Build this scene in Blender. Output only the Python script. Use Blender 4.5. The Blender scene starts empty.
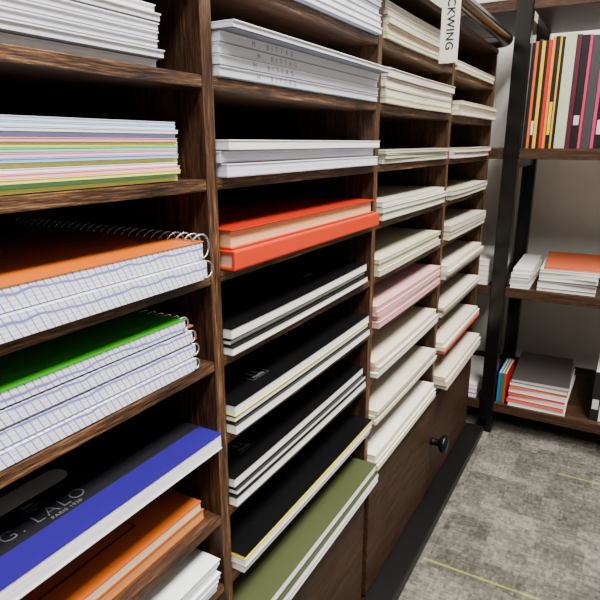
import bpy, bmesh, math, random
from mathutils import Matrix, Vector, Euler
random.seed(7)
COL = bpy.context.scene.collection

# ---------------------------------------------------------------- utilities
def lin(c):
    out = []
    for v in c[:3]:
        v = v / 255.0
        out.append(v / 12.92 if v <= 0.04045 else ((v + 0.055) / 1.055) ** 2.4)
    return (out[0], out[1], out[2], 1.0)

MATS = {}
def new_mat(name):
    m = bpy.data.materials.new(name)
    m.use_nodes = True
    nt = m.node_tree
    b = nt.nodes["Principled BSDF"]
    return m, nt, b

def nd(nt, t, **kw):
    n = nt.nodes.new(t)
    for k, v in kw.items():
        setattr(n, k, v)
    return n

def ramp(nt, fac, stops):
    r = nd(nt, "ShaderNodeValToRGB")
    els = r.color_ramp.elements
    els[0].position = stops[0][0]; els[0].color = stops[0][1]
    els[1].position = stops[-1][0]; els[1].color = stops[-1][1]
    for p, c in stops[1:-1]:
        e = els.new(p); e.color = c
    nt.links.new(fac, r.inputs["Fac"])
    return r.outputs["Color"]

def coords(nt, scale=(1, 1, 1), rot=(0, 0, 0)):
    tc = nd(nt, "ShaderNodeTexCoord")
    mp = nd(nt, "ShaderNodeMapping")
    mp.inputs["Scale"].default_value = scale
    mp.inputs["Rotation"].default_value = rot
    nt.links.new(tc.outputs["Object"], mp.inputs["Vector"])
    return mp.outputs["Vector"]

def noise(nt, vec, scale, detail=4, rough=0.6):
    n = nd(nt, "ShaderNodeTexNoise")
    n.inputs["Scale"].default_value = scale
    n.inputs["Detail"].default_value = detail
    n.inputs["Roughness"].default_value = rough
    nt.links.new(vec, n.inputs["Vector"])
    return n.outputs["Fac"]

def bump(nt, b, h, strength=0.3, dist=0.001):
    bp = nd(nt, "ShaderNodeBump")
    bp.inputs["Strength"].default_value = strength
    bp.inputs["Distance"].default_value = dist
    nt.links.new(h, bp.inputs["Height"])
    nt.links.new(bp.outputs["Normal"], b.inputs["Normal"])

def wood(axis, dark=(16, 9, 5), mid=(54, 33, 19), light=(100, 67, 40), edge=True, ax_edge="X"):
    key = ("wood", axis, dark, mid, light, edge, ax_edge)
    if key in MATS: return MATS[key]
    m, nt, b = new_mat("dark_wood")
    sc = [1, 1, 1]; sf = [1, 1, 1]
    for i in range(3):
        sc[i] = 7.0 if i == axis else 130.0
        sf[i] = 50.0 if i == axis else 900.0
    v = coords(nt, tuple(sc))
    n1 = noise(nt, v, 1.6, 8, 0.70)
    n2 = noise(nt, coords(nt, tuple(sf)), 1.0, 4, 0.75)
    ad = nd(nt, "ShaderNodeMath", operation='MULTIPLY_ADD')
    nt.links.new(n2, ad.inputs[0]); ad.inputs[1].default_value = 0.62
    sb = nd(nt, "ShaderNodeMath", operation='MULTIPLY'); nt.links.new(n1, sb.inputs[0]); sb.inputs[1].default_value = 0.62
    nt.links.new(sb.outputs[0], ad.inputs[2])
    g = ad.outputs[0]
    c = ramp(nt, g, [(0.50, lin(dark)), (0.63, lin(mid)), (0.80, lin(light))])
    if edge:
        # worn, sawn front edges: paler scratches on faces looking out of the cabinet
        geo = nd(nt, "ShaderNodeNewGeometry")
        sp_ = nd(nt, "ShaderNodeSeparateXYZ"); nt.links.new(geo.outputs["True Normal"], sp_.inputs[0])
        gt = nd(nt, "ShaderNodeMath", operation='GREATER_THAN')
        nt.links.new(sp_.outputs[ax_edge], gt.inputs[0]); gt.inputs[1].default_value = 0.35
        c2 = ramp(nt, g, [(0.50, lin((18, 10, 6))), (0.60, lin((60, 38, 23))), (0.69, lin((98, 67, 42))), (0.80, lin((164, 124, 84)))])
        mx = nd(nt, "ShaderNodeMix", data_type='RGBA')
        nt.links.new(gt.outputs[0], mx.inputs[0]); nt.links.new(c, mx.inputs[6]); nt.links.new(c2, mx.inputs[7])
        c = mx.outputs[2]
    nt.links.new(c, b.inputs["Base Color"])
    b.inputs["Roughness"].default_value = 0.48
    b.inputs["Specular IOR Level"].default_value = 0.3
    bump(nt, b, g, 0.7, 0.001)
    MATS[key] = m
    return m

def plain(c, rough=0.5, metal=0.0, var=0.06, name="painted_surface", spec=0.5):
    key = ("plain", c, rough, metal, var)
    if key in MATS: return MATS[key]
    m, nt, b = new_mat(name)
    v = coords(nt)
    n = noise(nt, v, 25, 3)
    a = lin(c)
    lo = tuple(x * (1 - var) for x in a[:3]) + (1,)
    hi = tuple(min(1, x * (1 + var)) for x in a[:3]) + (1,)
    nt.links.new(ramp(nt, n, [(0.3, lo), (0.7, hi)]), b.inputs["Base Color"])
    b.inputs["Roughness"].default_value = rough
    b.inputs["Metallic"].default_value = metal
    b.inputs["Specular IOR Level"].default_value = spec
    MATS[key] = m
    return m

def paper(c, dark=0.78, freq=900):
    key = ("paper", c, dark, freq)
    if key in MATS: return MATS[key]
    m, nt, b = new_mat("paper_edges")
    v = coords(nt, (6, 6, freq))
    n = noise(nt, v, 1.0, 3, 0.7)
    a = lin(c)
    lo = tuple(x * dark for x in a[:3]) + (1,)
    nt.links.new(ramp(nt, n, [(0.35, lo), (0.6, a)]), b.inputs["Base Color"])
    b.inputs["Roughness"].default_value = 0.8
    bump(nt, b, n, 0.15, 0.0004)
    MATS[key] = m
    return m

def graph_paper():
    if "graph" in MATS: return MATS["graph"]
    m, nt, b = new_mat("squared_paper_edges")
    tc = nd(nt, "ShaderNodeTexCoord")
    nz = nd(nt, "ShaderNodeTexNoise"); nz.inputs["Scale"].default_value = 50; nz.inputs["Detail"].default_value = 1
    nt.links.new(tc.outputs["Object"], nz.inputs["Vector"])
    sp = nd(nt, "ShaderNodeSeparateXYZ"); nt.links.new(tc.outputs["Object"], sp.inputs[0])
    def mth(op, a, bb=None, val=None):
        x = nd(nt, "ShaderNodeMath", operation=op)
        nt.links.new(a, x.inputs[0])
        if bb is not None: nt.links.new(bb, x.inputs[1])
        if val is not None: x.inputs[1].default_value = val
        return x.outputs[0]
    dn = mth("MULTIPLY", nz.outputs["Fac"], val=0.6)
    masks = []
    for ax, per, w in (("Y", 0.0050, 0.15), ("X", 0.0050, 0.15)):
        a = mth("DIVIDE", sp.outputs[ax], val=per)
        a = mth("ADD", a, dn)
        zz = mth("MULTIPLY", sp.outputs["Z"], val=95.0)
        a = mth("ADD", a, zz)
        a = mth("FRACT", a)
        masks.append(mth("LESS_THAN", a, val=w))
    z = mth("DIVIDE", sp.outputs["Z"], val=0.0027)
    z = mth("ADD", z, mth("MULTIPLY", nz.outputs["Fac"], val=0.10))
    z = mth("FRACT", z)
    masks.append(mth("MULTIPLY", mth("LESS_THAN", z, val=0.17), val=0.55))
    k = mth("MAXIMUM", masks[0], masks[1]); k = mth("MAXIMUM", k, masks[2])
    k = mth("MULTIPLY", k, val=0.85)
    mx = nd(nt, "ShaderNodeMix", data_type='RGBA')
    mx.inputs[6].default_value = lin((240, 242, 255)); mx.inputs[7].default_value = lin((84, 82, 180))
    nt.links.new(k, mx.inputs[0])
    nt.links.new(mx.outputs[2], b.inputs["Base Color"])
    b.inputs["Roughness"].default_value = 0.8
    MATS["graph"] = m
    return m

def bm_box(bm, x0, x1, y0, y1, z0, z1, bevel=0.0):
    g = bmesh.ops.create_cube(bm, size=1.0)
    vs = g["verts"]
    bmesh.ops.scale(bm, vec=(x1 - x0, y1 - y0, z1 - z0), verts=vs)
    bmesh.ops.translate(bm, vec=((x0 + x1) / 2, (y0 + y1) / 2, (z0 + z1) / 2), verts=vs)
    if bevel > 0:
        es = list({e for v in vs for e in v.link_edges})
        bmesh.ops.bevel(bm, geom=es, offset=bevel, segments=2, affect='EDGES', profile=0.6)

def bm_slab(bm, x0, x1, y0, y1, z0, z1, f=None, nx=5, ny=14):
    """closed sheet block bent by f(x,y)->dz"""
    top = []; bot = []
    for i in range(nx + 1):
        rt = []; rb = []
        for j in range(ny + 1):
            x = x0 + (x1 - x0) * i / nx; y = y0 + (y1 - y0) * j / ny
            d = f(x, y) if f else 0.0
            rt.append(bm.verts.new((x, y, z1 + d))); rb.append(bm.verts.new((x, y, z0 + d)))
        top.append(rt); bot.append(rb)
    for i in range(nx):
        for j in range(ny):
            bm.faces.new((top[i][j], top[i + 1][j], top[i + 1][j + 1], top[i][j + 1]))
            bm.faces.new((bot[i][j], bot[i][j + 1], bot[i + 1][j + 1], bot[i + 1][j]))
    for i in range(nx):
        bm.faces.new((top[i][0], bot[i][0], bot[i + 1][0], top[i + 1][0]))
        bm.faces.new((top[i][ny], top[i + 1][ny], bot[i + 1][ny], bot[i][ny]))
    for j in range(ny):
        bm.faces.new((top[0][j], top[0][j + 1], bot[0][j + 1], bot[0][j]))
        bm.faces.new((top[nx][j], bot[nx][j], bot[nx][j + 1], top[nx][j + 1]))

def finish(bm, name, mat, parent=None, loc=(0, 0, 0), smooth=False, label=None):
    bmesh.ops.recalc_face_normals(bm, faces=bm.faces[:])
    me = bpy.data.meshes.new(name)
    bm.to_mesh(me); bm.free()
    if smooth:
        for p in me.polygons: p.use_smooth = True
    me.materials.append(mat)
    o = bpy.data.objects.new(name, me)
    o.location = loc
    COL.objects.link(o)
    if parent: o.parent = parent
    if label: o["label"] = label
    return o

def box(name, x0, x1, y0, y1, z0, z1, mat, parent=None, bevel=0.0, label=None):
    cx, cy, cz = (x0 + x1) / 2, (y0 + y1) / 2, (z0 + z1) / 2
    bm = bmesh.new()
    bm_box(bm, x0 - cx, x1 - cx, y0 - cy, y1 - cy, z0 - cz, z1 - cz, bevel)
    return finish(bm, name, mat, parent, (cx, cy, cz), label=label)

def empty(name, loc, label, category, group=None, rot=0.0):
    e = bpy.data.objects.new(name, None)
    e.empty_display_size = 0.02
    e.location = loc
    e.rotation_euler = (0, 0, rot)
    COL.objects.link(e)
    e["label"] = label; e["category"] = category
    if group: e["group"] = group
    return e

def text_part(s, size, mat, parent, mtx, name="lettering", extrude=0.0001, align='CENTER', bold=0.0, space=1.0):
    cu = bpy.data.curves.new(name, 'FONT')
    cu.body = s; cu.size = size; cu.extrude = extrude; cu.align_x = align; cu.align_y = 'CENTER'
    cu.offset = bold; cu.space_character = space
    t = bpy.data.objects.new("tmp_text", cu)
    COL.objects.link(t)
    bpy.context.view_layer.update()
    me = bpy.data.meshes.new_from_object(t.evaluated_get(bpy.context.evaluated_depsgraph_get()))
    bpy.data.objects.remove(t)
    me.materials.clear(); me.materials.append(mat)
    me.transform(mtx)
    o = bpy.data.objects.new(name, me)
    COL.objects.link(o)
    o.parent = parent
    return o

def lathe(name, prof, mat, parent, loc, axis='X', seg=28):
    bm = bmesh.new()
    rings = []
    for (h, r) in prof:
        ring = []
        for k in range(seg):
            a = 2 * math.pi * k / seg
            c, s = r * math.cos(a), r * math.sin(a)
            ring.append(bm.verts.new((h, c, s) if axis == 'X' else (c, s, h)))
        rings.append(ring)
    for a, b in zip(rings[:-1], rings[1:]):
        for k in range(seg):
            bm.faces.new((a[k], a[(k + 1) % seg], b[(k + 1) % seg], b[k]))
    bm.faces.new(rings[0]); bm.faces.new(rings[-1])
    return finish(bm, name, mat, parent, loc, smooth=True)

def tube(bm, pts, r, seg=6, cap=False):
    rings = []
    n = len(pts)
    for i, p in enumerate(pts):
        d = (pts[min(i + 1, n - 1)] - pts[max(i - 1, 0)]).normalized()
        ref = Vector((1, 0, 0)) if abs(d.x) < 0.8 else Vector((0, 1, 0))
        if cap: ref = Vector((0, 0, 1))
        u = d.cross(ref).normalized(); w = d.cross(u)
        rings.append([bm.verts.new(p + r * (math.cos(2 * math.pi * k / seg) * u + math.sin(2 * math.pi * k / seg) * w)) for k in range(seg)])
    for a, b in zip(rings[:-1], rings[1:]):
        for k in range(seg):
            bm.faces.new((a[k], a[(k + 1) % seg], b[(k + 1) % seg], b[k]))
    if cap:
        bm.faces.new(rings[0]); bm.faces.new(rings[-1])

# ---------------------------------------------------------------- paper goods (local: x depth, y width, z thickness, base at z=0)
BLACK = (12, 12, 14)
def rot2y():   # text lying on a cover: reads along +y, letter tops towards -x
    return Matrix(((0, -1, 0, 0), (1, 0, 0, 0), (0, 0, 1, 0), (0, 0, 0, 1)))

def make_item(kind, loc, rot, dx, wy, t, o, f, group):
    cover = o.get("cover", (235, 235, 240)); pages = o.get("pages", (235, 235, 238))
    label = o["label"]; cat = o.get("cat", "notebook"); name = o.get("name", "notebook")
    e = empty(name, loc, label, cat, group, rot)
    X0, X1, Y0, Y1 = -dx / 2, dx / 2, -wy / 2, wy / 2
    fl = (lambda x, y: f(x, y)) if f else None
    cmat = plain(cover, o.get("rough", 0.45), var=0.04, name="cover_stock")
    pm = o.get("pmat") or paper(pages, o.get("pdark", 0.8))
    if kind == "pad":
        c = min(0.0008, t * 0.2)
        bk = 0.0009 if o.get("board") else 0.0
        bm = bmesh.new(); bm_slab(bm, X0, X1 - (0.0008 if bk else 0), Y0, Y1, bk, t - c, fl)
        finish(bm, "pages", pm, e)
        if bk:
            bm = bmesh.new(); bm_slab(bm, X0, X1 - 0.0014, Y0 + .0005, Y1 - .0014, 0, bk, fl)
            finish(bm, "backing_board", plain(o["board"], 0.8), e)
        bm = bmesh.new(); bm_slab(bm, X0 - 0.0003, X1 + 0.0003, Y0 - 0.0003, Y1 + 0.0003, t - c, t, fl)
        finish(bm, "cover_sheet", cmat, e)
    elif kind == "notebook":
        c = min(0.0009, t * 0.25)
        bm = bmesh.new(); bm_slab(bm, X0, X1 - 0.0006, Y0 + 0.0006, Y1 - 0.0006, c, t - c, fl)
        finish(bm, "pages", pm, e)
        bm = bmesh.new()
        bm_slab(bm, X0, X1, Y0, Y1, t - c, t, fl)
        finish(bm, "front_cover", cmat, e)
        bm = bmesh.new()
        bm_slab(bm, X0, X1, Y0, Y1, 0, c, fl)
        finish(bm, "back_cover", plain(o.get("back", cover), 0.5, var=0.04), e)
    elif kind == "hardback":
        c = o.get("board_t", 0.0022)
        bm = bmesh.new()
        bm_slab(bm, X0 + 0.003, X1 - 0.0035, Y0 + 0.003, Y1 - 0.003, c, t - c, None)
        finish(bm, "pages", pm, e)
        bm = bmesh.new()
        bm_box(bm, X0, X1, Y0, Y1, t - c, t, 0.0006)
        bm_box(bm, X0, X1, Y0, Y1, 0, c, 0.0006)
        if o.get("spine") == "front":
            bm_box(bm, X1 - 0.0032, X1 + 0.0004, Y0, Y1, 0.0004, t - 0.0004, 0.0012)
        else:
            bm_box(bm, X0 - 0.0004, X0 + 0.0028, Y0, Y1, 0.0004, t - 0.0004, 0.0012)
        finish(bm, "hard_cover", cmat, e)
    elif kind == "spiral":
        c = o.get("ct", 0.0006)
        yb = Y1 - 0.007
        ci = o.get("inset", 0.0); ov = o.get("over", 0.0008)
        bm = bmesh.new(); bm_slab(bm, X0, X1 - 0.0006, Y0, yb, c, t - c, fl)
        finish(bm, "pages", pm, e)
        bm = bmesh.new(); bm_slab(bm, X0, X1 - ci, Y0, yb + ov, t - c, t, fl)
        finish(bm, "front_cover", cmat, e)
        bm = bmesh.new(); bm_slab(bm, X0, X1 - 0.001, Y0, yb + 0.0008, 0, c, fl)
        finish(bm, "back_cover", plain(o.get("back", (205, 205, 210)), 0.5), e)
        # wire coil along the +y edge
        wr = 0.00085
        coil = o.get("coil", 0.0)
        r = t * 0.5 - wr - 0.0001 + coil; cy = yb - 0.0005; cz = t * 0.5 + coil
        ry = o.get("ry", 0.0058); P = 0.0082
        zoff = (f(0, Y1) if f else 0)
        pts = []
        turns = int((dx - 0.012) / P); n = turns * 16
        for i in range(n + 1):
            a = 2 * math.pi * i / 16
            fr = (i % 16) / 16.0
            st = i // 16 + max(0.0, (fr - 0.6) / 0.4)
            pts.append(Vector((X1 - 0.001 - P * st, cy + ry * math.cos(a - 2.2), cz + zoff + r * math.sin(a - 2.2))))
        bm = bmesh.new(); tube(bm, pts, wr, 6)
        finish(bm, "wire_binding", plain((185, 185, 190), 0.25, 0.9), e, smooth=True, label="silver coil wire binding")
    lg = o.get("logo")
    if lg:
        lx, ly = lg
        zz = t + 0.0002 + (f(lx, ly) if f else 0)
        bm = bmesh.new()
        a, b2, w = 0.009, 0.014, 0.0004
        bm_box(bm, lx - a, lx + a, ly - b2, ly - b2 + w, zz, zz + 0.0001)
        bm_box(bm, lx - a, lx + a, ly + b2 - w, ly + b2, zz, zz + 0.0001)
        bm_box(bm, lx - a, lx - a + w, ly - b2, ly + b2, zz, zz + 0.0001)
        bm_box(bm, lx + a - w, lx + a, ly - b2, ly + b2, zz, zz + 0.0001)
        for s in (-1, 1):   # two little fir trees of the emblem
            cy2 = ly + s * 0.0036
            for q in range(3):
                h = 0.0018; top = lx - 0.0078 + q * 0.0023; ww = 0.0014 + q * 0.0007
                v = [bm.verts.new((top, cy2, zz)), bm.verts.new((top + h + 0.001, cy2 - ww, zz)), bm.verts.new((top + h + 0.001, cy2 + ww, zz))]
                bm.faces.new(v)
        finish(bm, "emblem", plain((92, 92, 96), 0.4), e)
        text_part("rhodia", 0.0070, plain((126, 126, 130), 0.4), e, Matrix.Translation((lx + 0.0045, ly, zz)) @ rot2y())
    return e

ROWZ = lambda k: 0.784 - 0.0753 * k
def stack(row, y0, y1, xf, items, group, lift=0.0, wav=0.0002, z0=None, jitter=0.002, rotj=0.003):
    """items bottom -> top: (kind, thickness, opts)"""
    z = (ROWZ(row) if z0 is None else z0) + 0.0005
    ph = random.uniform(0, 6)
    made = []
    cy = (y0 + y1) / 2; w = y1 - y0
    def f_abs(y):
        v = (y - y0) / w
        return lift * max(0, v) ** 2 + wav * (1 + math.sin(4.2 * v + ph))
    for kind, t, o in items:
        dx = o.get("depth", 0.225); wy = o.get("w", w - 2 * jitter) ;
        jy = o.get("dy", random.uniform(-jitter, jitter)); jx = o.get("dx", random.uniform(-jitter, jitter) * 1.5)
        lx = xf - dx / 2 + jx; ly = cy + jy
        rot = o.get("rot", random.uniform(-rotj, rotj))
        f = (lambda ly_: (lambda x, y: f_abs(ly_ + y)))(ly)
        if kind == "hardback" or (lift == 0 and wav == 0): f = None
        made.append(make_item(kind, (lx, ly, z), rot, dx, wy, t, o, f, group))
        z += t + 0.0003
    return made

# ---------------------------------------------------------------- room
def structure(o):
    o["kind"] = "structure"; return o

# carpet
m, nt, b = new_mat("carpet_tiles")
def mth(op, a=None, bb=None, va=None, vb=None):
    x = nd(nt, "ShaderNodeMath", operation=op)
    if a is not None: nt.links.new(a, x.inputs[0])
    if va is not None: x.inputs[0].default_value = va
    if bb is not None: nt.links.new(bb, x.inputs[1])
    if vb is not None: x.inputs[1].default_value = vb
    return x.outputs[0]
tc = nd(nt, "ShaderNodeTexCoord")
wob = nd(nt, "ShaderNodeTexNoise"); wob.inputs["Scale"].default_value = 340; wob.inputs["Detail"].default_value = 2
nt.links.new(tc.outputs["Object"], wob.inputs["Vector"])
ws = nd(nt, "ShaderNodeVectorMath", operation='SCALE'); nt.links.new(wob.outputs["Color"], ws.inputs[0]); ws.inputs["Scale"].default_value = 0.0030
wa = nd(nt, "ShaderNodeVectorMath", operation='ADD'); nt.links.new(tc.outputs["Object"], wa.inputs[0]); nt.links.new(ws.outputs[0], wa.inputs[1])
sp = nd(nt, "ShaderNodeSeparateXYZ"); nt.links.new(tc.outputs["Object"], sp.inputs[0])
def cells(sx, sy, off, src):
    mp = nd(nt, "ShaderNodeMapping")
    mp.inputs["Scale"].default_value = (sx, sy, 0)
    mp.inputs["Location"].default_value = (off, off * 1.7, 0)
    nt.links.new(src, mp.inputs["Vector"])
    fl = nd(nt, "ShaderNodeVectorMath", operation='FLOOR'); nt.links.new(mp.outputs[0], fl.inputs[0])
    wn = nd(nt, "ShaderNodeTexWhiteNoise", noise_dimensions='3D'); nt.links.new(fl.outputs[0], wn.inputs[0])
    return wn.outputs["Value"]
c1 = cells(12, 17, 0.3, wa.outputs[0]); c2 = cells(27, 38, 3.1, wa.outputs[0])
c3 = cells(230, 100, 1.0, tc.outputs["Object"]); c4 = cells(100, 230, 5.0, tc.outputs["Object"])
fine = noise(nt, tc.outputs["Object"], 360, 3)
s = mth("MULTIPLY", c1, vb=0.25)
s = mth("ADD", s, mth("MULTIPLY", c2, vb=0.20))
s = mth("ADD", s, mth("MULTIPLY", c3, vb=0.20))
s = mth("ADD", s, mth("MULTIPLY", c4, vb=0.20))
s = mth("ADD", s, mth("MULTIPLY", fine, vb=0.28))
basec = ramp(nt, s, [(0.24, lin((62, 61, 57))), (0.56, lin((98, 95, 88))), (0.92, lin((144, 139, 126)))])
def lineat(y0, xa, xb):
    d = mth("ABSOLUTE", mth("SUBTRACT", sp.outputs["Y"], vb=y0))
    k = mth("LESS_THAN", d, vb=0.0024)
    k = mth("MULTIPLY", k, mth("GREATER_THAN", sp.outputs["X"], vb=xa))
    return mth("MULTIPLY", k, mth("LESS_THAN", sp.outputs["X"], vb=xb))
ln = lineat(0.866, 0.05, 0.31)
for args in ((1.288, 0.235, 0.60), (0.44, 0.3, 0.8), (0.02, 0.5, 1.1), (0.866, 0.9, 1.4), (-0.6, 0.3, 0.8)):
    ln = mth("MAXIMUM", ln, lineat(*args))
ln = mth("MULTIPLY", ln, mth("ADD", mth("MULTIPLY", fine, vb=0.9), vb=0.0))
mx = nd(nt, "ShaderNodeMix", data_type='RGBA')
nt.links.new(ln, mx.inputs[0]); nt.links.new(basec, mx.inputs[6]); mx.inputs[7].default_value = lin((172, 182, 56))
nt.links.new(mx.outputs[2], b.inputs["Base Color"])
b.inputs["Roughness"].default_value = 0.95
b.inputs["Specular IOR Level"].default_value = 0.1
bump(nt, b, s, 0.5, 0.002)
carpet = m
XL, XR, YN, YF, H = -0.36, 2.6, -2.2, 1.80, 2.5
def slab(name, x0, x1, y0, y1, z0, z1, mat):
    bm = bmesh.new(); bm_box(bm, x0, x1, y0, y1, z0, z1)
    return structure(finish(bm, name, mat))
wallm = plain((236, 233, 227), 0.85, var=0.03, name="wall_paint")
walld = plain((92, 87, 82), 0.85, var=0.03, name="low_bounce_wall")  # unseen walls coloured dark to cut bounce light into the cubbies
slab("floor", XL - .05, XR + .05, YN - .05, YF + .05, -0.05, 0, carpet)
slab("ceiling", XL - .05, XR + .05, YN - .05, YF + .05, H, H + .05, plain((180, 178, 174), 0.9, var=0.02))
slab("wall_left", XL - .05, XL, YN, YF, 0, H, wallm)
slab("wall_right", XR, XR + .05, YN, YF, 0, H, walld)
slab("wall_back", XL - .05, XR + .05, YF, YF + .05, 0, H, wallm)
slab("wall_front", XL - .05, XR + .05, YN - .05, YN, 0, H, walld)
slab("baseboard_back", XL, XR, YF - 0.012, YF, 0, 0.08, plain((40, 38, 36), 0.6))

# ---------------------------------------------------------------- main cubby cabinet
WY = wood(1); WZ = wood(2); WD = wood(1, (20, 12, 7), (52, 33, 20), (92, 63, 39), edge=False)
blackmetal = plain((7, 7, 8), 0.25, 0.2, name="black_metal")
cab = empty("cubby_cabinet", (-0.155, 0.69, 0), "dark rustic wood cubby cabinet with drawers and black metal base", "cabinet")
def cpart(o):
    o.parent = cab
    o.location = Vector(o.location) - Vector(cab.location)
    return o
ZTOP = ROWZ(-2)
XB = -0.315
divs = [0.010, 0.354, 0.691, 1.028, 1.370]
th = 0.0065
for i, d in enumerate(divs):
    side = i in (0, 4)
    zlo = 0.03 if side else ROWZ(7) - 0.0001
    hi = ZTOP - 0.0092
    cpart(box("side_panel" if side else "divider", XB, 0.0, d - th, d + th, zlo, hi, WZ, bevel=0.0007))
for i in range(4):
    a, c = divs[i] + th + 0.0001, divs[i + 1] - th - 0.0001
    for k in range(-1, 7):
        z = ROWZ(k)
        cpart(box("shelf", XB + 0.001, -0.0004, a, c, z - 0.009, z, WY, bevel=0.0007))
cpart(box("bottom_shelf", XB, 0.001, divs[0] + th + .0001, divs[4] - th - .0001, ROWZ(7) - 0.012 - 0.0002 + 0.0, ROWZ(7) - 0.0002, WY, bevel=0.0007))
cpart(box("top_board", XB, 0.002, divs[0] - th, divs[4] + th, ZTOP - 0.009, ZTOP, WY, bevel=0.0007))
cpart(box("back_panel", XB - 0.008, XB - 0.0002, divs[0] - th, divs[4] + th, 0.03, ZTOP, wood(1, (5, 4, 3), (12, 8, 6), (20, 14, 11), edge=False)))  # near-black colour paints the deep shade at the back of the cubbies
# black frames
bm = bmesh.new()
bm_box(bm, -0.30, 0.045, 0.0, 1.384, 0.004, 0.026, 0.002)
for yy in (0.05, 0.69, 1.33):
    for xx in (-0.25, 0.02):
        bm_box(bm, xx - 0.015, xx + 0.015, yy - 0.015, yy + 0.015, 0.0, 0.006)
cpart(finish(bm, "base_frame", plain((10, 10, 11), 0.45, 0.3, name="black_metal"), label="black metal base frame"))
bm = bmesh.new()
path = [Vector((0.022, 0.0, 0))] + [Vector((0.022, 0.2 * q, 0)) for q in range(1, 7)] + [Vector((0.022, 1.34, 0))]
for q in range(1, 9):
    a = math.radians(90 * q / 8)
    path.append(Vector((-0.018 + 0.040 * math.cos(a), 1.345 + 0.040 * math.sin(a), 0)))
path.append(Vector((-0.12, 1.385, 0))); path.append(Vector((XB + 0.01, 1.385, 0)))
tube(bm, [p + Vector((0, 0, ZTOP + 0.016)) for p in path], 0.0125, 14, cap=True)
bm_box(bm, XB, 0.004, 0.0, 0.024, ZTOP + 0.002, ZTOP + 0.026, 0.002)
bm_box(bm, XB, XB + 0.02, 0.0, 1.390, ZTOP + 0.002, ZTOP + 0.026, 0.002)
cpart(finish(bm, "top_rail", blackmetal, label="glossy black metal top rail with rounded end", smooth=True))
# drawers
dz0, dz1 = 0.030, ROWZ(7) - 0.018
cpart(box("center_post", XB, -0.003, 0.691 - th, 0.691 + th, 0.03, ROWZ(7) - 0.0125, WZ))
for (a, c) in ((divs[0] + th + .002, 0.691 - th - .002), (0.691 + th + .002, divs[4] - th - .002)):
    cx, cy, cz = -0.14, (a + c) / 2, (dz0 + dz1) / 2
    bm = bmesh.new()
    bm_box(bm, -0.012 - cx, 0.004 - cx, a - cy, c - cy, dz0 - cz, dz1 - cz, 0.0015)
    bm_box(bm, -0.28 - cx, -0.012 - cx, a - cy + .01, c - cy - .01, dz0 - cz + .005, dz1 - cz - .02)
    dr = finish(bm, "drawer", WD, cab, (cx - cab.location.x, cy - cab.location.y, cz - cab.location.z))
    kn = lathe("knob", [(0, .006), (.002, .0085), (.006, .0075), (.014, .0065), (.018, .009), (.021, .0155), (.025, .0185), (.030, .0185), (.0335, .015), (.035, .006)],
               plain((30, 29, 28), 0.3, 0.7, name="blackened_metal"), dr, (0.0042 - cx, 0.0, 0.012))
    kn["label"] = "dark round metal knob"

# ---------------------------------------------------------------- contents, first column
WHITE = dict(cover=(246, 249, 255), pages=(240, 243, 253), name="paper_pad", cat="paper pad", pdark=0.78, board=(132, 140, 158))
def W(**k):
    d = dict(WHITE); d.update(k); return d
lab = "white writing paper pad stacked in a wooden cubby"
stack(0, 0.022, 0.312, -0.004, [("pad", random.uniform(0.0050, 0.0066), W(label=lab, cover=random.choice([(246, 249, 255), (234, 241, 252), (248, 249, 253)]))) for i in range(7)], "white paper pads in the upper cubby", jitter=0.003)
lab = "white writing paper pad on a high cubby shelf"
stack(-1, 0.022, 0.318, -0.004, [("pad", 0.006, W(label=lab)) for i in range(5)], "white paper pads on the top row")
YE, GR, PI, BL, WH = (252, 246, 120), (150, 224, 168), (255, 172, 196), (160, 202, 248), (242, 246, 252)
seq = [("yellow", YE), ("green", GR), ("yellow", YE), ("pink", PI), ("white", WH), ("yellow", YE), ("blue", BL), ("pink", PI), ("green", GR), ("yellow", YE), ("pink", PI), ("blue", BL), ("white", WH), ("pale blue", (182, 214, 248)), ("pale blue", (206, 222, 242))]
stack(1, 0.022, 0.317, 0.000, [("pad", 0.0024, dict(cover=c, pages=c, name="colored_paper_pack", cat="colored paper", pdark=0.92,
      label="thin pack of pastel %s paper in a mixed stack" % n)) for n, c in seq], "pastel paper packs in one cubby", jitter=0.0012, rotj=0.003)
G = graph_paper()
stack(2, 0.022, 0.340, 0.008, [
    ("spiral", 0.0150, dict(label="wire-bound notebook with squared paper, lower in stack", pmat=G, cover=(228, 228, 236), back=(90, 90, 100), name="spiral_notebook", cat="notebook", depth=0.24, dy=0.0005, dx=0.001, rot=0, inset=0.003, ry=0.0078)),
    ("spiral", 0.0145, dict(label="wire-bound squared notebook with orange cover on top of stack", pmat=G, cover=(204, 100, 10), back=(90, 90, 100), name="spiral_notebook", cat="notebook", rough=0.3, depth=0.24, dy=-0.001, rot=0.0, dx=-0.001, coil=0.0030, ry=0.0084)),
], "wire-bound squared notebooks", jitter=0.001, wav=0.0)
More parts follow.
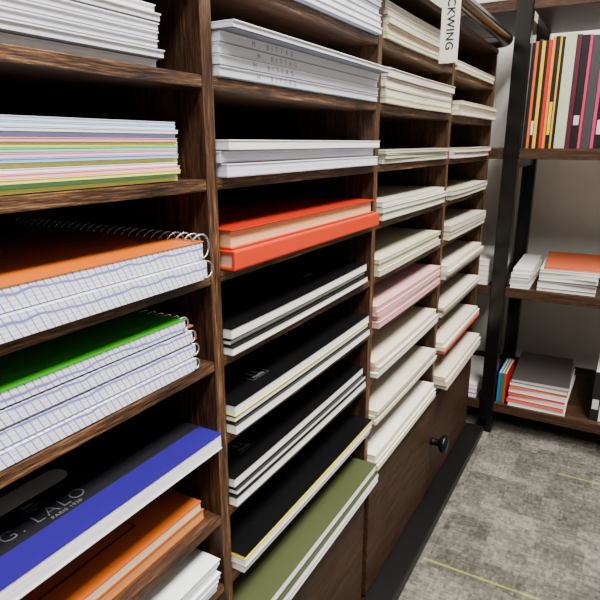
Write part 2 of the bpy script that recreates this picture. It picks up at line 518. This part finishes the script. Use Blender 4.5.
stack(3, 0.022, 0.334, -0.002, [
    ("spiral", 0.0105, dict(label="wire-bound squared notebook at bottom of stack", pmat=G, cover=(226, 226, 234), back=(90, 90, 100), name="spiral_notebook", depth=0.23, dy=0.000, inset=0.004, ry=0.0046)),
    ("spiral", 0.0115, dict(label="wire-bound squared notebook with red cover in stack", pmat=G, cover=(215, 26, 14), back=(120, 120, 134), name="spiral_notebook", depth=0.23, dy=0.002, dx=-0.001, rot=-0.002, inset=0.0075, ct=0.0010, over=0.0105, ry=0.0050)),
    ("spiral", 0.0115, dict(label="wire-bound squared notebook with orange cover in stack", pmat=G, cover=(224, 120, 14), back=(120, 120, 134), name="spiral_notebook", depth=0.23, dy=-0.001, dx=-0.001, rot=0.0, inset=0.0075, ct=0.0010, over=0.0100, ry=0.0050)),
    ("spiral", 0.0105, dict(label="wire-bound squared notebook with bright green cover on top", pmat=G, cover=(44, 156, 22), back=(90, 90, 100), name="spiral_notebook", depth=0.225, w=0.300, dy=-0.003, dx=-0.0015, rot=0.0, rough=0.35, coil=0.0010, ry=0.0046)),
], "wire-bound squared notebooks with green top", jitter=0.001, wav=0.0)
# blue letter pad with crest lettering
BLU = (36, 20, 114)
lp = stack(4, 0.030, 0.342, 0.010, [
    ("notebook", 0.0145, dict(label="charcoal and violet-blue letter pad with grey lettering", cover=BLU, back=(220, 220, 225), pages=(240, 242, 250), name="letter_pad", cat="paper pad", rough=0.35, depth=0.24, dy=0, dx=0, rot=0)),
], "letter pads", wav=0.0)[0]
def on_cover(parent, name, x0, x1, y0, y1, z, mat, r=0.0, th_=0.00015):
    px, py = parent.location.x, parent.location.y
    bm = bmesh.new()
    pts = []
    r = max(r, 0.0001)
    for (cx, cy, a0) in ((x1 - r, y1 - r, 0), (x0 + r, y1 - r, 90), (x0 + r, y0 + r, 180), (x1 - r, y0 + r, 270)):
        for q in range(7):
            a = math.radians(a0 + 15 * q)
            pts.append(bm.verts.new((cx - px + r * math.cos(a), cy - py + r * math.sin(a), z)))
    fc = bm.faces.new(pts)
    ex = bmesh.ops.extrude_face_region(bm, geom=[fc])
    bmesh.ops.translate(bm, vec=(0, 0, th_), verts=[v for v in ex["geom"] if isinstance(v, bmesh.types.BMVert)])
    return finish(bm, name, mat, parent)
T = 0.0145
on_cover(lp, "printed_panel", -0.229, -0.0140, 0.0312, 0.3400, T + 0.00005, plain((26, 26, 31), 0.35))
on_cover(lp, "printed_label", -0.068, -0.049, 0.034, 0.236, T + 0.00025, plain((170, 170, 178), 0.4), r=0.0092)
tm = plain((98, 98, 106), 0.5)
def cover_text(parent, s, size, x, y, z, mat=tm, bold=0.0, space=1.0):
    text_part(s, size, mat, parent, Matrix.Translation((x - parent.location.x, y - parent.location.y, z)) @ rot2y(), bold=bold, space=space)
cover_text(lp, "G. LALO", 0.0150, -0.0258, 0.195, T + 0.0003, bold=-0.0003, space=1.18)
cover_text(lp, "PARIS 1920", 0.0042, -0.0176, 0.206, T + 0.0003, space=1.2)
# crest: shield outline, charge and crown
bm = bmesh.new()
cx0, cy0 = -0.0395 - lp.location.x, 0.194 - lp.location.y
zc = T + 0.0005
sh = [(-0.003, -0.0042), (-0.003, 0.0042), (0.001, 0.0042), (0.0038, 0.0022), (0.0052, 0), (0.0038, -0.0022), (0.001, -0.0042), (-0.003, -0.0042)]
tube(bm, [Vector((cx0 + a, cy0 + c, zc)) for a, c in sh], 0.00022, 5)
tube(bm, [Vector((cx0 - 0.003, cy0, zc)), Vector((cx0 + 0.005, cy0, zc))], 0.00015, 4)
tube(bm, [Vector((cx0 + 0.0005, cy0 - 0.004, zc)), Vector((cx0 + 0.0005, cy0 + 0.004, zc))], 0.00015, 4)
cr = [(-0.004, -0.0038), (-0.0066, -0.0044), (-0.0050, -0.0022), (-0.0074, -0.0018), (-0.0052, 0), (-0.0074, 0.0018), (-0.0050, 0.0022), (-0.0066, 0.0044), (-0.004, 0.0038), (-0.004, -0.0038)]
tube(bm, [Vector((cx0 + a, cy0 + c, zc)) for a, c in cr], 0.0002, 5)
for sgn in (-1, 1):
    tube(bm, [Vector((cx0 + 0.005 * math.cos(q * 0.35), cy0 + sgn * (0.0058 + 0.002 * math.sin(q * 0.7)), zc)) for q in range(9)], 0.0002, 5)
finish(bm, "crest_emblem", plain((90, 90, 98), 0.5), lp)

OR = dict(cover=(196, 92, 18), pages=(212, 138, 72), name="sketch_pad", cat="paper pad")
sp5 = stack(5, 0.05, 0.338, -0.010, [
    ("notebook", 0.010, dict(OR, label="orange kraft pad at bottom of pair", back=(184, 92, 24), rot=0.0, depth=0.24)),
    ("notebook", 0.010, dict(OR, label="orange pad with dark frame line on cover", back=(184, 92, 24), pages=(232, 200, 168), rot=0.0, dy=-0.003, depth=0.24)),
], "orange pads", wav=0.0)
on_cover(sp5[1], "printed_frame", -0.20, -0.036, 0.06, 0.280, 0.0101, plain((40, 26, 16), 0.5))
on_cover(sp5[1], "printed_panel", -0.20, -0.0380, 0.06, 0.278, 0.0103, plain((196, 92, 18), 0.45))
stack(6, 0.06, 0.338, 0.003, [("pad", 0.007, W(label="white paper pad stacked in a low cubby")) for i in range(5)], "white paper pads in a low cubby")
stack(7, 0.06, 0.335, 0.003, [("pad", 0.007, W(label="white paper pad in the lowest cubby")) for i in range(4)], "white paper pads in the lowest cubby")

# ---------------------------------------------------------------- second column
ya, yb = 0.364, 0.681
stack(-1, ya, yb, 0.004, [("pad", 0.007, W(label="white paper pad on the top row")) for i in range(5)], "white pads on the top row")
s0 = stack(0, ya, yb, 0.003, [("pad", 0.0078, W(label="white paper pad with grey lettering on its edge", cover=(240, 244, 255), pages=(236, 240, 252), board=(150, 160, 184), pdark=0.94, dx=d_, rot=0)) for d_ in (0, 0.001, -0.0005, 0.001)] +
      [("pad", 0.0055, W(label="larger white pad jutting out on top of stack", board=(110, 116, 130), w=0.317, dx=0.0150, dy=0.0, rot=0.0))], "white pads with edge lettering", jitter=0.0012, wav=0.0)
tmg = plain((164, 176, 206), 0.6)
for it, oy in ((s0[0], -0.074), (s0[1], -0.080), (s0[2], -0.072), (s0[3], -0.082)):
    mtx = Matrix.Translation((0.1120, oy, 0.0041)) @ Matrix(((0, 0, 1, 0), (1, 0, 0, 0), (0, 1, 0, 0), (0, 0, 0, 1)))
    text_part("M. BITTAG", 0.0064, tmg, it, mtx, space=2.4)
stack(1, ya, yb, 0.004, [
    ("notebook", 0.0105, W(label="white pad with pale lavender pages", pages=(228, 230, 252), back=(150, 150, 160), dy=0.001)),
    ("notebook", 0.0095, W(label="white pad with pale lavender pages", pages=(234, 236, 253), back=(120, 120, 130), dx=-0.003)),
    ("notebook", 0.0085, W(label="cream-white pad lying on top of stack", pages=(248, 248, 250), back=(60, 60, 66), dx=0.005)),
], "lavender white pads", jitter=0.0015)
stack(2, ya, yb, 0.010, [
    ("hardback", 0.0165, dict(label="bright orange hardcover notebook with spine facing out", cover=(206, 50, 2), pages=(235, 190, 160), spine="front", name="hardcover_notebook", cat="notebook", rot=0, dy=0, dx=0.001)),
    ("hardback", 0.0165, dict(label="orange-red hardcover notebook showing peach page edges", cover=(172, 32, 3), pages=(238, 184, 132), board_t=0.0016, rough=0.3, name="hardcover_notebook", cat="notebook", rot=0, dy=-0.003, w=0.304, dx=-0.003)),
], "orange hardcover notebooks", wav=0.0, jitter=0.001)
BK = dict(cover=BLACK, back=BLACK, pages=(250, 250, 246), name="notebook", cat="notebook", rough=0.25, depth=0.235)
stack(3, ya, 0.664, 0.004, [
    ("notebook", 0.0075, dict(BK, label="black softcover notebook under another", back=(190, 190, 186))),
    ("notebook", 0.0050, dict(BK, label="thin black softcover notebook with white pages")),
    ("notebook", 0.0105, dict(BK, label="black softcover notebook with small grey emblem", logo=(0.075, 0.055))),
], "black softcover notebooks", lift=0.004)
stack(4, ya, 0.673, 0.005, [
    ("notebook", 0.0095, dict(BK, label="black softcover notebook under another", back=(190, 190, 186))),
    ("notebook", 0.0060, dict(BK, label="thin black softcover notebook with white pages")),
    ("notebook", 0.0110, dict(BK, label="black softcover notebook with yellow back and small grey emblem", back=(236, 224, 40), logo=(0.092, -0.085))),
], "black softcover notebooks", lift=0.004)
stack(5, ya, 0.670, 0.003, [
    ("notebook", 0.0095, dict(BK, label="black softcover notebook under another", back=(190, 190, 186), dx=0.003)),
    ("notebook", 0.0060, dict(BK, label="thin black notebook with white pages")),
    ("notebook", 0.0105, dict(BK, label="black softcover notebook with small grey emblem", logo=(0.088, -0.10))),
], "black softcover notebooks", lift=0.004)
stack(6, ya, 0.682, 0.012, [
    ("notebook", 0.0085, dict(BK, label="black softcover notebook under another", back=(190, 190, 186))),
    ("notebook", 0.0085, dict(BK, label="white-paged notebook with yellow cover under a black one", cover=(246, 232, 30), back=(200, 200, 196), dx=0.0, rot=0.0)),
    ("notebook", 0.0032, dict(BK, label="thin black softcover notebook with yellow edge", back=(246, 232, 30), pages=(246, 232, 30), dx=0.0, rot=0.0)),
], "black softcover notebooks with yellow edge", lift=0.003)
stack(7, ya, 0.681, 0.024, [
    ("notebook", 0.0090, dict(BK, label="white-paged notebook in lowest cubby", cover=(210, 210, 204), back=(160, 160, 156))),
    ("notebook", 0.0080, dict(BK, label="dark green notebook in lowest cubby", cover=(50, 56, 34), back=(200, 200, 196))),
    ("notebook", 0.0115, dict(BK, label="olive green softcover notebook with white pages", cover=(62, 70, 38), back=(52, 60, 30), rough=0.5)),
], "olive green notebooks", lift=0.002)

# ---------------------------------------------------------------- third and fourth columns: ivory pads
iv = [(246, 239, 216), (240, 231, 204), (250, 246, 230), (242, 234, 208), (230, 224, 202)]
def ivory_stack(row, y0, y1, xf, n, t, group, col=None, lab="ivory writing paper pad stacked in a wooden cubby", dd=0.21, red=False, **kw):
    its = []
    for i in range(n):
        c = col or random.choice(iv)
        pg = tuple(max(0, v - random.randint(2, 26)) for v in c)
        lb = lab
        if red and i == 0:
            c = (206, 40, 30); pg = (222, 90, 76); lb = "red-covered pad under pale ivory pads in a cubby"
        its.append(("pad" if i % 2 else "notebook", t * random.uniform(0.75, 1.2), dict(cover=c, board=tuple(int(v * .58) for v in c), back=tuple(int(v * .58) for v in c), pages=pg, name="paper_pad", cat="paper pad", label=lb, depth=dd, pdark=0.62, rough=0.16,
                    w=(y1 - y0) - 0.006 - random.choice((0, 0, 0.003, 0.010)))))
    stack(row, y0, y1, xf, its, group, jitter=0.0025, rotj=0.007, lift=random.uniform(0, 0.002), wav=random.uniform(0.0002, 0.0009), **kw)
y3a, y3b = 0.702, 1.014
g3 = "ivory pads in the third column"; g4 = "ivory pads in the fourth column"
ivory_stack(-1, y3a, 0.985, 0.002, 5, 0.0090, g3)
ivory_stack(0, y3a, y3b, 0.008, 4, 0.0094, g3)
ivory_stack(1, y3a, y3b, 0.004, 3, 0.0062, g3, lab="plastic-wrapped ivory paper pad in a cubby", col=(228, 222, 200))
ivory_stack(2, y3a, y3b, 0.004, 3, 0.0084, g3)
ivory_stack(3, y3a, 1.000, 0.006, 3, 0.0076, g3, col=(232, 228, 196))
ivory_stack(4, y3a, y3b, 0.008, 4, 0.0082, "pale pink pads in a cubby", col=(240, 188, 190), lab="pale pink writing paper pad in a cubby")
ivory_stack(5, y3a, y3b, 0.006, 3, 0.0070, g3)
ivory_stack(6, y3a, y3b, 0.008, 3, 0.0086, g3)
ivory_stack(7, y3a, y3b, 0.012, 3, 0.0088, g3)
y4a, y4b = 1.040, 1.356
for r, n, t, xf in ((-1, 2, 0.009, 0.004), (0, 3, 0.0088, 0.010), (1, 2, 0.0085, 0.006), (2, 2, 0.0095, 0.006), (3, 3, 0.0092, 0.008), (4, 3, 0.0100, 0.010), (5, 3, 0.0078, 0.008), (6, 3, 0.0080, 0.014), (7, 3, 0.0095, 0.024)):
    ivory_stack(r, y4a, y4b, xf, n, t, g4, red=(r == 6), lab="pale ivory paper pad in a cubby near the cabinet end")

# ---------------------------------------------------------------- hanging blade sign
sg = empty("hanging_sign", (0.0475, 0.82, 0.842), "narrow white blade sign with vertical black lettering on the cabinet rail", "sign")
bm = bmesh.new(); bm_box(bm, -0.0125, 0.0125, -0.0008, 0.0008, 0.0, 0.124, 0.0004)
finish(bm, "sign_panel", plain((236, 233, 224), 0.5), sg)
# reads downward, letter tops to +x, facing -y : text right -> -z, text up -> +x
mtx = Matrix.Translation((0.0, -0.0010, 0.0620)) @ Matrix(((0, 1, 0, 0), (0, 0, -1, 0), (-1, 0, 0, 0), (0, 0, 0, 1)))
text_part("BLACKWING", 0.0148, plain((24, 24, 24), 0.5), sg, mtx, space=1.08, bold=0.0003)

# ---------------------------------------------------------------- back shelving unit
BX0, BX1, BY0, BY1 = -0.34, 1.10, 1.405, 1.74
PW = 0.034
su = empty("shelving_unit", (0.4, 1.57, 0), "black metal and dark wood open shelving unit against the wall", "shelf")
def spart(o):
    o.parent = su; o.location = Vector(o.location) - Vector(su.location); return o
for px in (BX0, 0.026, BX1 - PW):
    for (pa, pb) in ((BY0, BY0 + 0.030), (BY1 - 0.030, BY1)):
        spart(box("post", px, px + PW, pa, pb, 0, 1.6, blackmetal, bevel=0.002))
    for zz in (0.03, 0.68, 1.3, 1.56):
        spart(box("side_rail", px + 0.006, px + PW - 0.006, BY0 + 0.0302, BY1 - 0.0302, zz, zz + 0.025, blackmetal))
BS = [0.085, 0.395, 0.725, 1.04]
for z in BS:
    for (a, c) in ((BX0 + PW + 0.0002, 0.0258), (0.0602, BX1 - PW - 0.0002)):
        spart(box("shelf", a, c, BY0 + 0.004, BY1 - 0.004, z - 0.024, z, wood(0, (24, 15, 9), (58, 37, 23), (98, 68, 43), edge=False), bevel=0.001))

# upright notebooks
def upright(x, t, h, c, z, y=1.43, lab=None, labelc=None, d=0.15):
    e = empty("notebook", (x + t / 2, y + d / 2, z), lab or "upright hardcover notebook in a row on the shelf", "notebook", "upright notebooks on the back shelf")
    bm = bmesh.new()
    k = min(0.0015, t * 0.25)
    bm_box(bm, -t / 2, -t / 2 + k, -d / 2, d / 2, 0, h, 0.0003)
    bm_box(bm, t / 2 - k, t / 2, -d / 2, d / 2, 0, h, 0.0003)
    bm_box(bm, -t / 2, t / 2, -d / 2 - 0.0010, -d / 2 + 0.0018, 0, h, 0.0008)
    finish(bm, "hard_cover", plain(c, 0.35, var=0.03), e)
    bm = bmesh.new(); bm_box(bm, -t / 2 + k + .0001, t / 2 - k - .0001, -d / 2 + 0.0019, d / 2 - 0.003, 0.002, h - 0.003)
    finish(bm, "pages", paper((228, 224, 212)), e)
    if labelc:
        bm = bmesh.new(); bm_box(bm, -t * 0.38, t * 0.38, -d / 2 - 0.0016, -d / 2 - 0.0011, labelc[1], labelc[2])
        finish(bm, "spine_label", plain(labelc[0], 0.5), e)
    return e
ups = [(0.007, 0.226, (20, 18, 20), None, "black"), (0.006, 0.228, (224, 96, 20), None, "orange"), (0.006, 0.232, (20, 18, 20), ((230, 230, 225), .03, .06), "black"),
       (0.007, 0.228, (236, 196, 30), None, "yellow"), (0.005, 0.228, (22, 20, 20), None, "black"), (0.007, 0.230, (200, 36, 24), None, "red"), (0.006, 0.236, (232, 140, 40), None, "orange"),
       (0.008, 0.236, (22, 22, 24), ((226, 200, 60), .03, .10), "black"), (0.004, 0.236, (226, 180, 40), None, "yellow"), (0.005, 0.234, (24, 22, 24), None, "black"),
       (0.022, 0.240, (190, 204, 172), None, "pale green"), (0.010, 0.236, (80, 24, 44), None, "maroon"),
       (0.014, 0.234, (20, 20, 22), ((200, 200, 196), .05, .07), "black"), (0.006, 0.234, (200, 36, 96), None, "magenta"),
       (0.018, 0.232, (60, 60, 64), None, "charcoal"), (0.007, 0.234, (190, 50, 104), None, "rose"),
       (0.016, 0.228, (22, 22, 24), ((206, 204, 196), .03, .06), "black"), (0.012, 0.23, (170, 160, 190), None, "lavender"),
       (0.018, 0.234, (28, 28, 30), ((226, 224, 216), .03, .08), "black"), (0.014, 0.23, (204, 200, 190), None, "ivory"),
       (0.018, 0.234, (26, 26, 30), None, "black"), (0.014, 0.234, (180, 60, 50), None, "red"), (0.018, 0.23, (40, 44, 60), None, "navy")]
x = 0.062
for t, h, c, lc, nm in ups:
    upright(x, t, h, c, BS[2] + 0.0003, labelc=lc, lab="upright %s notebook in a row on the shelf" % nm)
    x += t + 0.0006

def shelf_stack(x0, x1, z, items, group, y=1.415, d=0.22):
    zz = z + 0.0004
    for (kind, t, c, pg, lab, dx, rot) in items:
        w = x1 - x0
        o = dict(cover=c, back=c, pages=pg, label=lab, name="booklet", cat="book")
        e = make_item(kind, ((x0 + x1) / 2 + dx, y + d / 2 + abs(rot) * 0.08, zz), rot - math.pi / 2, d, w, t, o, None, group)
        zz += t + 0.0004
WHT = (242, 240, 235)
g = "booklets lying on the middle shelf"
shelf_stack(0.068, 0.112, BS[1], [("notebook", 0.008, WHT, WHT, "white booklet in a low stack on the shelf", 0, 0.01), ("notebook", 0.011, WHT, (200, 198, 196), "white booklet in a low stack on the shelf", 0.001, -0.02),
      ("notebook", 0.007, (190, 190, 190), WHT, "light grey booklet on a low stack", -0.001, 0.02), ("notebook", 0.009, WHT, WHT, "white booklet in a low stack on the shelf", 0.001, 0.0), ("notebook", 0.010, WHT, WHT, "white booklet on top of a low stack", 0.001, 0.03)], g)
shelf_stack(0.128, 0.254, BS[1], [("notebook", 0.008, (46, 46, 50), WHT, "dark-covered booklet under a stack", 0.002, 0), ("notebook", 0.011, WHT, WHT, "white booklet in a loose stack", -0.001, 0.03), ("notebook", 0.006, (60, 60, 64), (150, 150, 150), "dark-covered booklet in a stack", 0.004, -0.02),
      ("notebook", 0.009, WHT, WHT, "white booklet in a loose stack", -0.001, 0.05), ("notebook", 0.010, (216, 214, 206), WHT, "white booklet in a loose stack", 0.008, -0.05), ("notebook", 0.007, WHT, (220, 216, 208), "white booklet in a loose stack", 0.002, 0.03),
      ("notebook", 0.006, (200, 92, 52), (216, 130, 96), "salmon orange folder on top of a stack", 0.006, 0.07)], g)
shelf_stack(0.280, 0.40, BS[1], [("notebook", 0.010, WHT, WHT, "white booklet in a stack beside others", 0.0, 0)] * 2, g)
shelf_stack(-0.20, 0.015, BS[1], [("notebook", 0.012, WHT, WHT, "white booklet near the shelf post", 0.0, 0)] * 5, g)
g = "magazines lying on the lowest shelf"
shelf_stack(0.092, 0.226, BS[0], [("notebook", 0.009, WHT, WHT, "white magazine at bottom of a stack", 0, 0.01), ("notebook", 0.009, (200, 40, 30), (226, 120, 96), "red-covered magazine in a stack", -0.003, 0), ("notebook", 0.010, WHT, (226, 214, 210), "white magazine in a stack", 0.004, -0.03),
      ("notebook", 0.007, (200, 46, 36), (226, 90, 80), "red-covered magazine in a stack", -0.003, 0.02), ("notebook", 0.011, WHT, WHT, "white magazine in a stack", 0.002, -0.02), ("notebook", 0.007, (206, 90, 50), (226, 130, 80), "orange-covered magazine in a stack", 0.0, 0.02),
      ("notebook", 0.009, (120, 114, 114), WHT, "grey magazine in a stack", 0.002, -0.01), ("notebook", 0.009, (62, 57, 56), (190, 186, 182), "dark grey magazine on top of a stack", 0.0, 0.04)], g)
shelf_stack(-0.20, 0.012, BS[0], [("notebook", 0.012, (60, 120, 190), WHT, "blue booklet on the lowest shelf", 0, 0), ("notebook", 0.012, (190, 60, 50), WHT, "red booklet on the lowest shelf", 0, 0),
      ("notebook", 0.012, WHT, WHT, "white booklet on the lowest shelf", 0, 0)] , g)
for i, (c, n) in enumerate((((30, 110, 170), "blue"), ((40, 110, 60), "green"), ((190, 50, 40), "red"))):
    upright(0.0635 + i * 0.0068, 0.0062, 0.082, c, BS[0] + 0.0003, y=1.42, lab="slim upright %s booklet on the lowest shelf" % n, d=0.12)
for i, (c, n) in enumerate((((22, 22, 22), "black"), ((226, 226, 222), "white"), ((22, 22, 24), "black"), ((80, 40, 34), "brown"))):
    upright(0.281 + i * 0.019, 0.018, 0.125, c, BS[0] + 0.0003, y=1.43, lab="upright %s binder on the lowest shelf" % n, labelc=((200, 200, 196), .03, .055), d=0.16)

# ---------------------------------------------------------------- lights
def area(name, loc, sx, sy, power, rot=(0, 0, 0), col=(1, 0.958, 0.90)):
    l = bpy.data.lights.new(name, 'AREA'); l.shape = 'RECTANGLE'; l.size = sx; l.size_y = sy; l.energy = power; l.color = col
    o = bpy.data.objects.new(name, l); o.location = loc; o.rotation_euler = rot
    COL.objects.link(o); return o
area("back_wall_fill", (0.95, 0.1, 2.46), 0.4, 1.0, 98)
area("back_wall_fill", (0.70, 1.05, 2.46), 0.4, 0.8, 66)
area("back_wall_fill", (0.9, -1.2, 2.46), 0.5, 1.0, 60)  # added fill behind the camera, brightens the back wall
w = bpy.data.worlds.new("World"); bpy.context.scene.world = w
w.use_nodes = True
w.node_tree.nodes["Background"].inputs[0].default_value = (0.8, 0.85, 1, 1)
w.node_tree.nodes["Background"].inputs[1].default_value = 0.3

# ---------------------------------------------------------------- camera
cam = bpy.data.cameras.new("camera"); cam.sensor_width = 36; cam.lens = 33.6; cam.clip_start = 0.01
co = bpy.data.objects.new("camera", cam)
co.location = (0.28, 0.0, 0.735)
co.rotation_euler = (math.radians(90 - 15.57), 0, math.radians(29.6))
COL.objects.link(co)
bpy.context.scene.camera = co
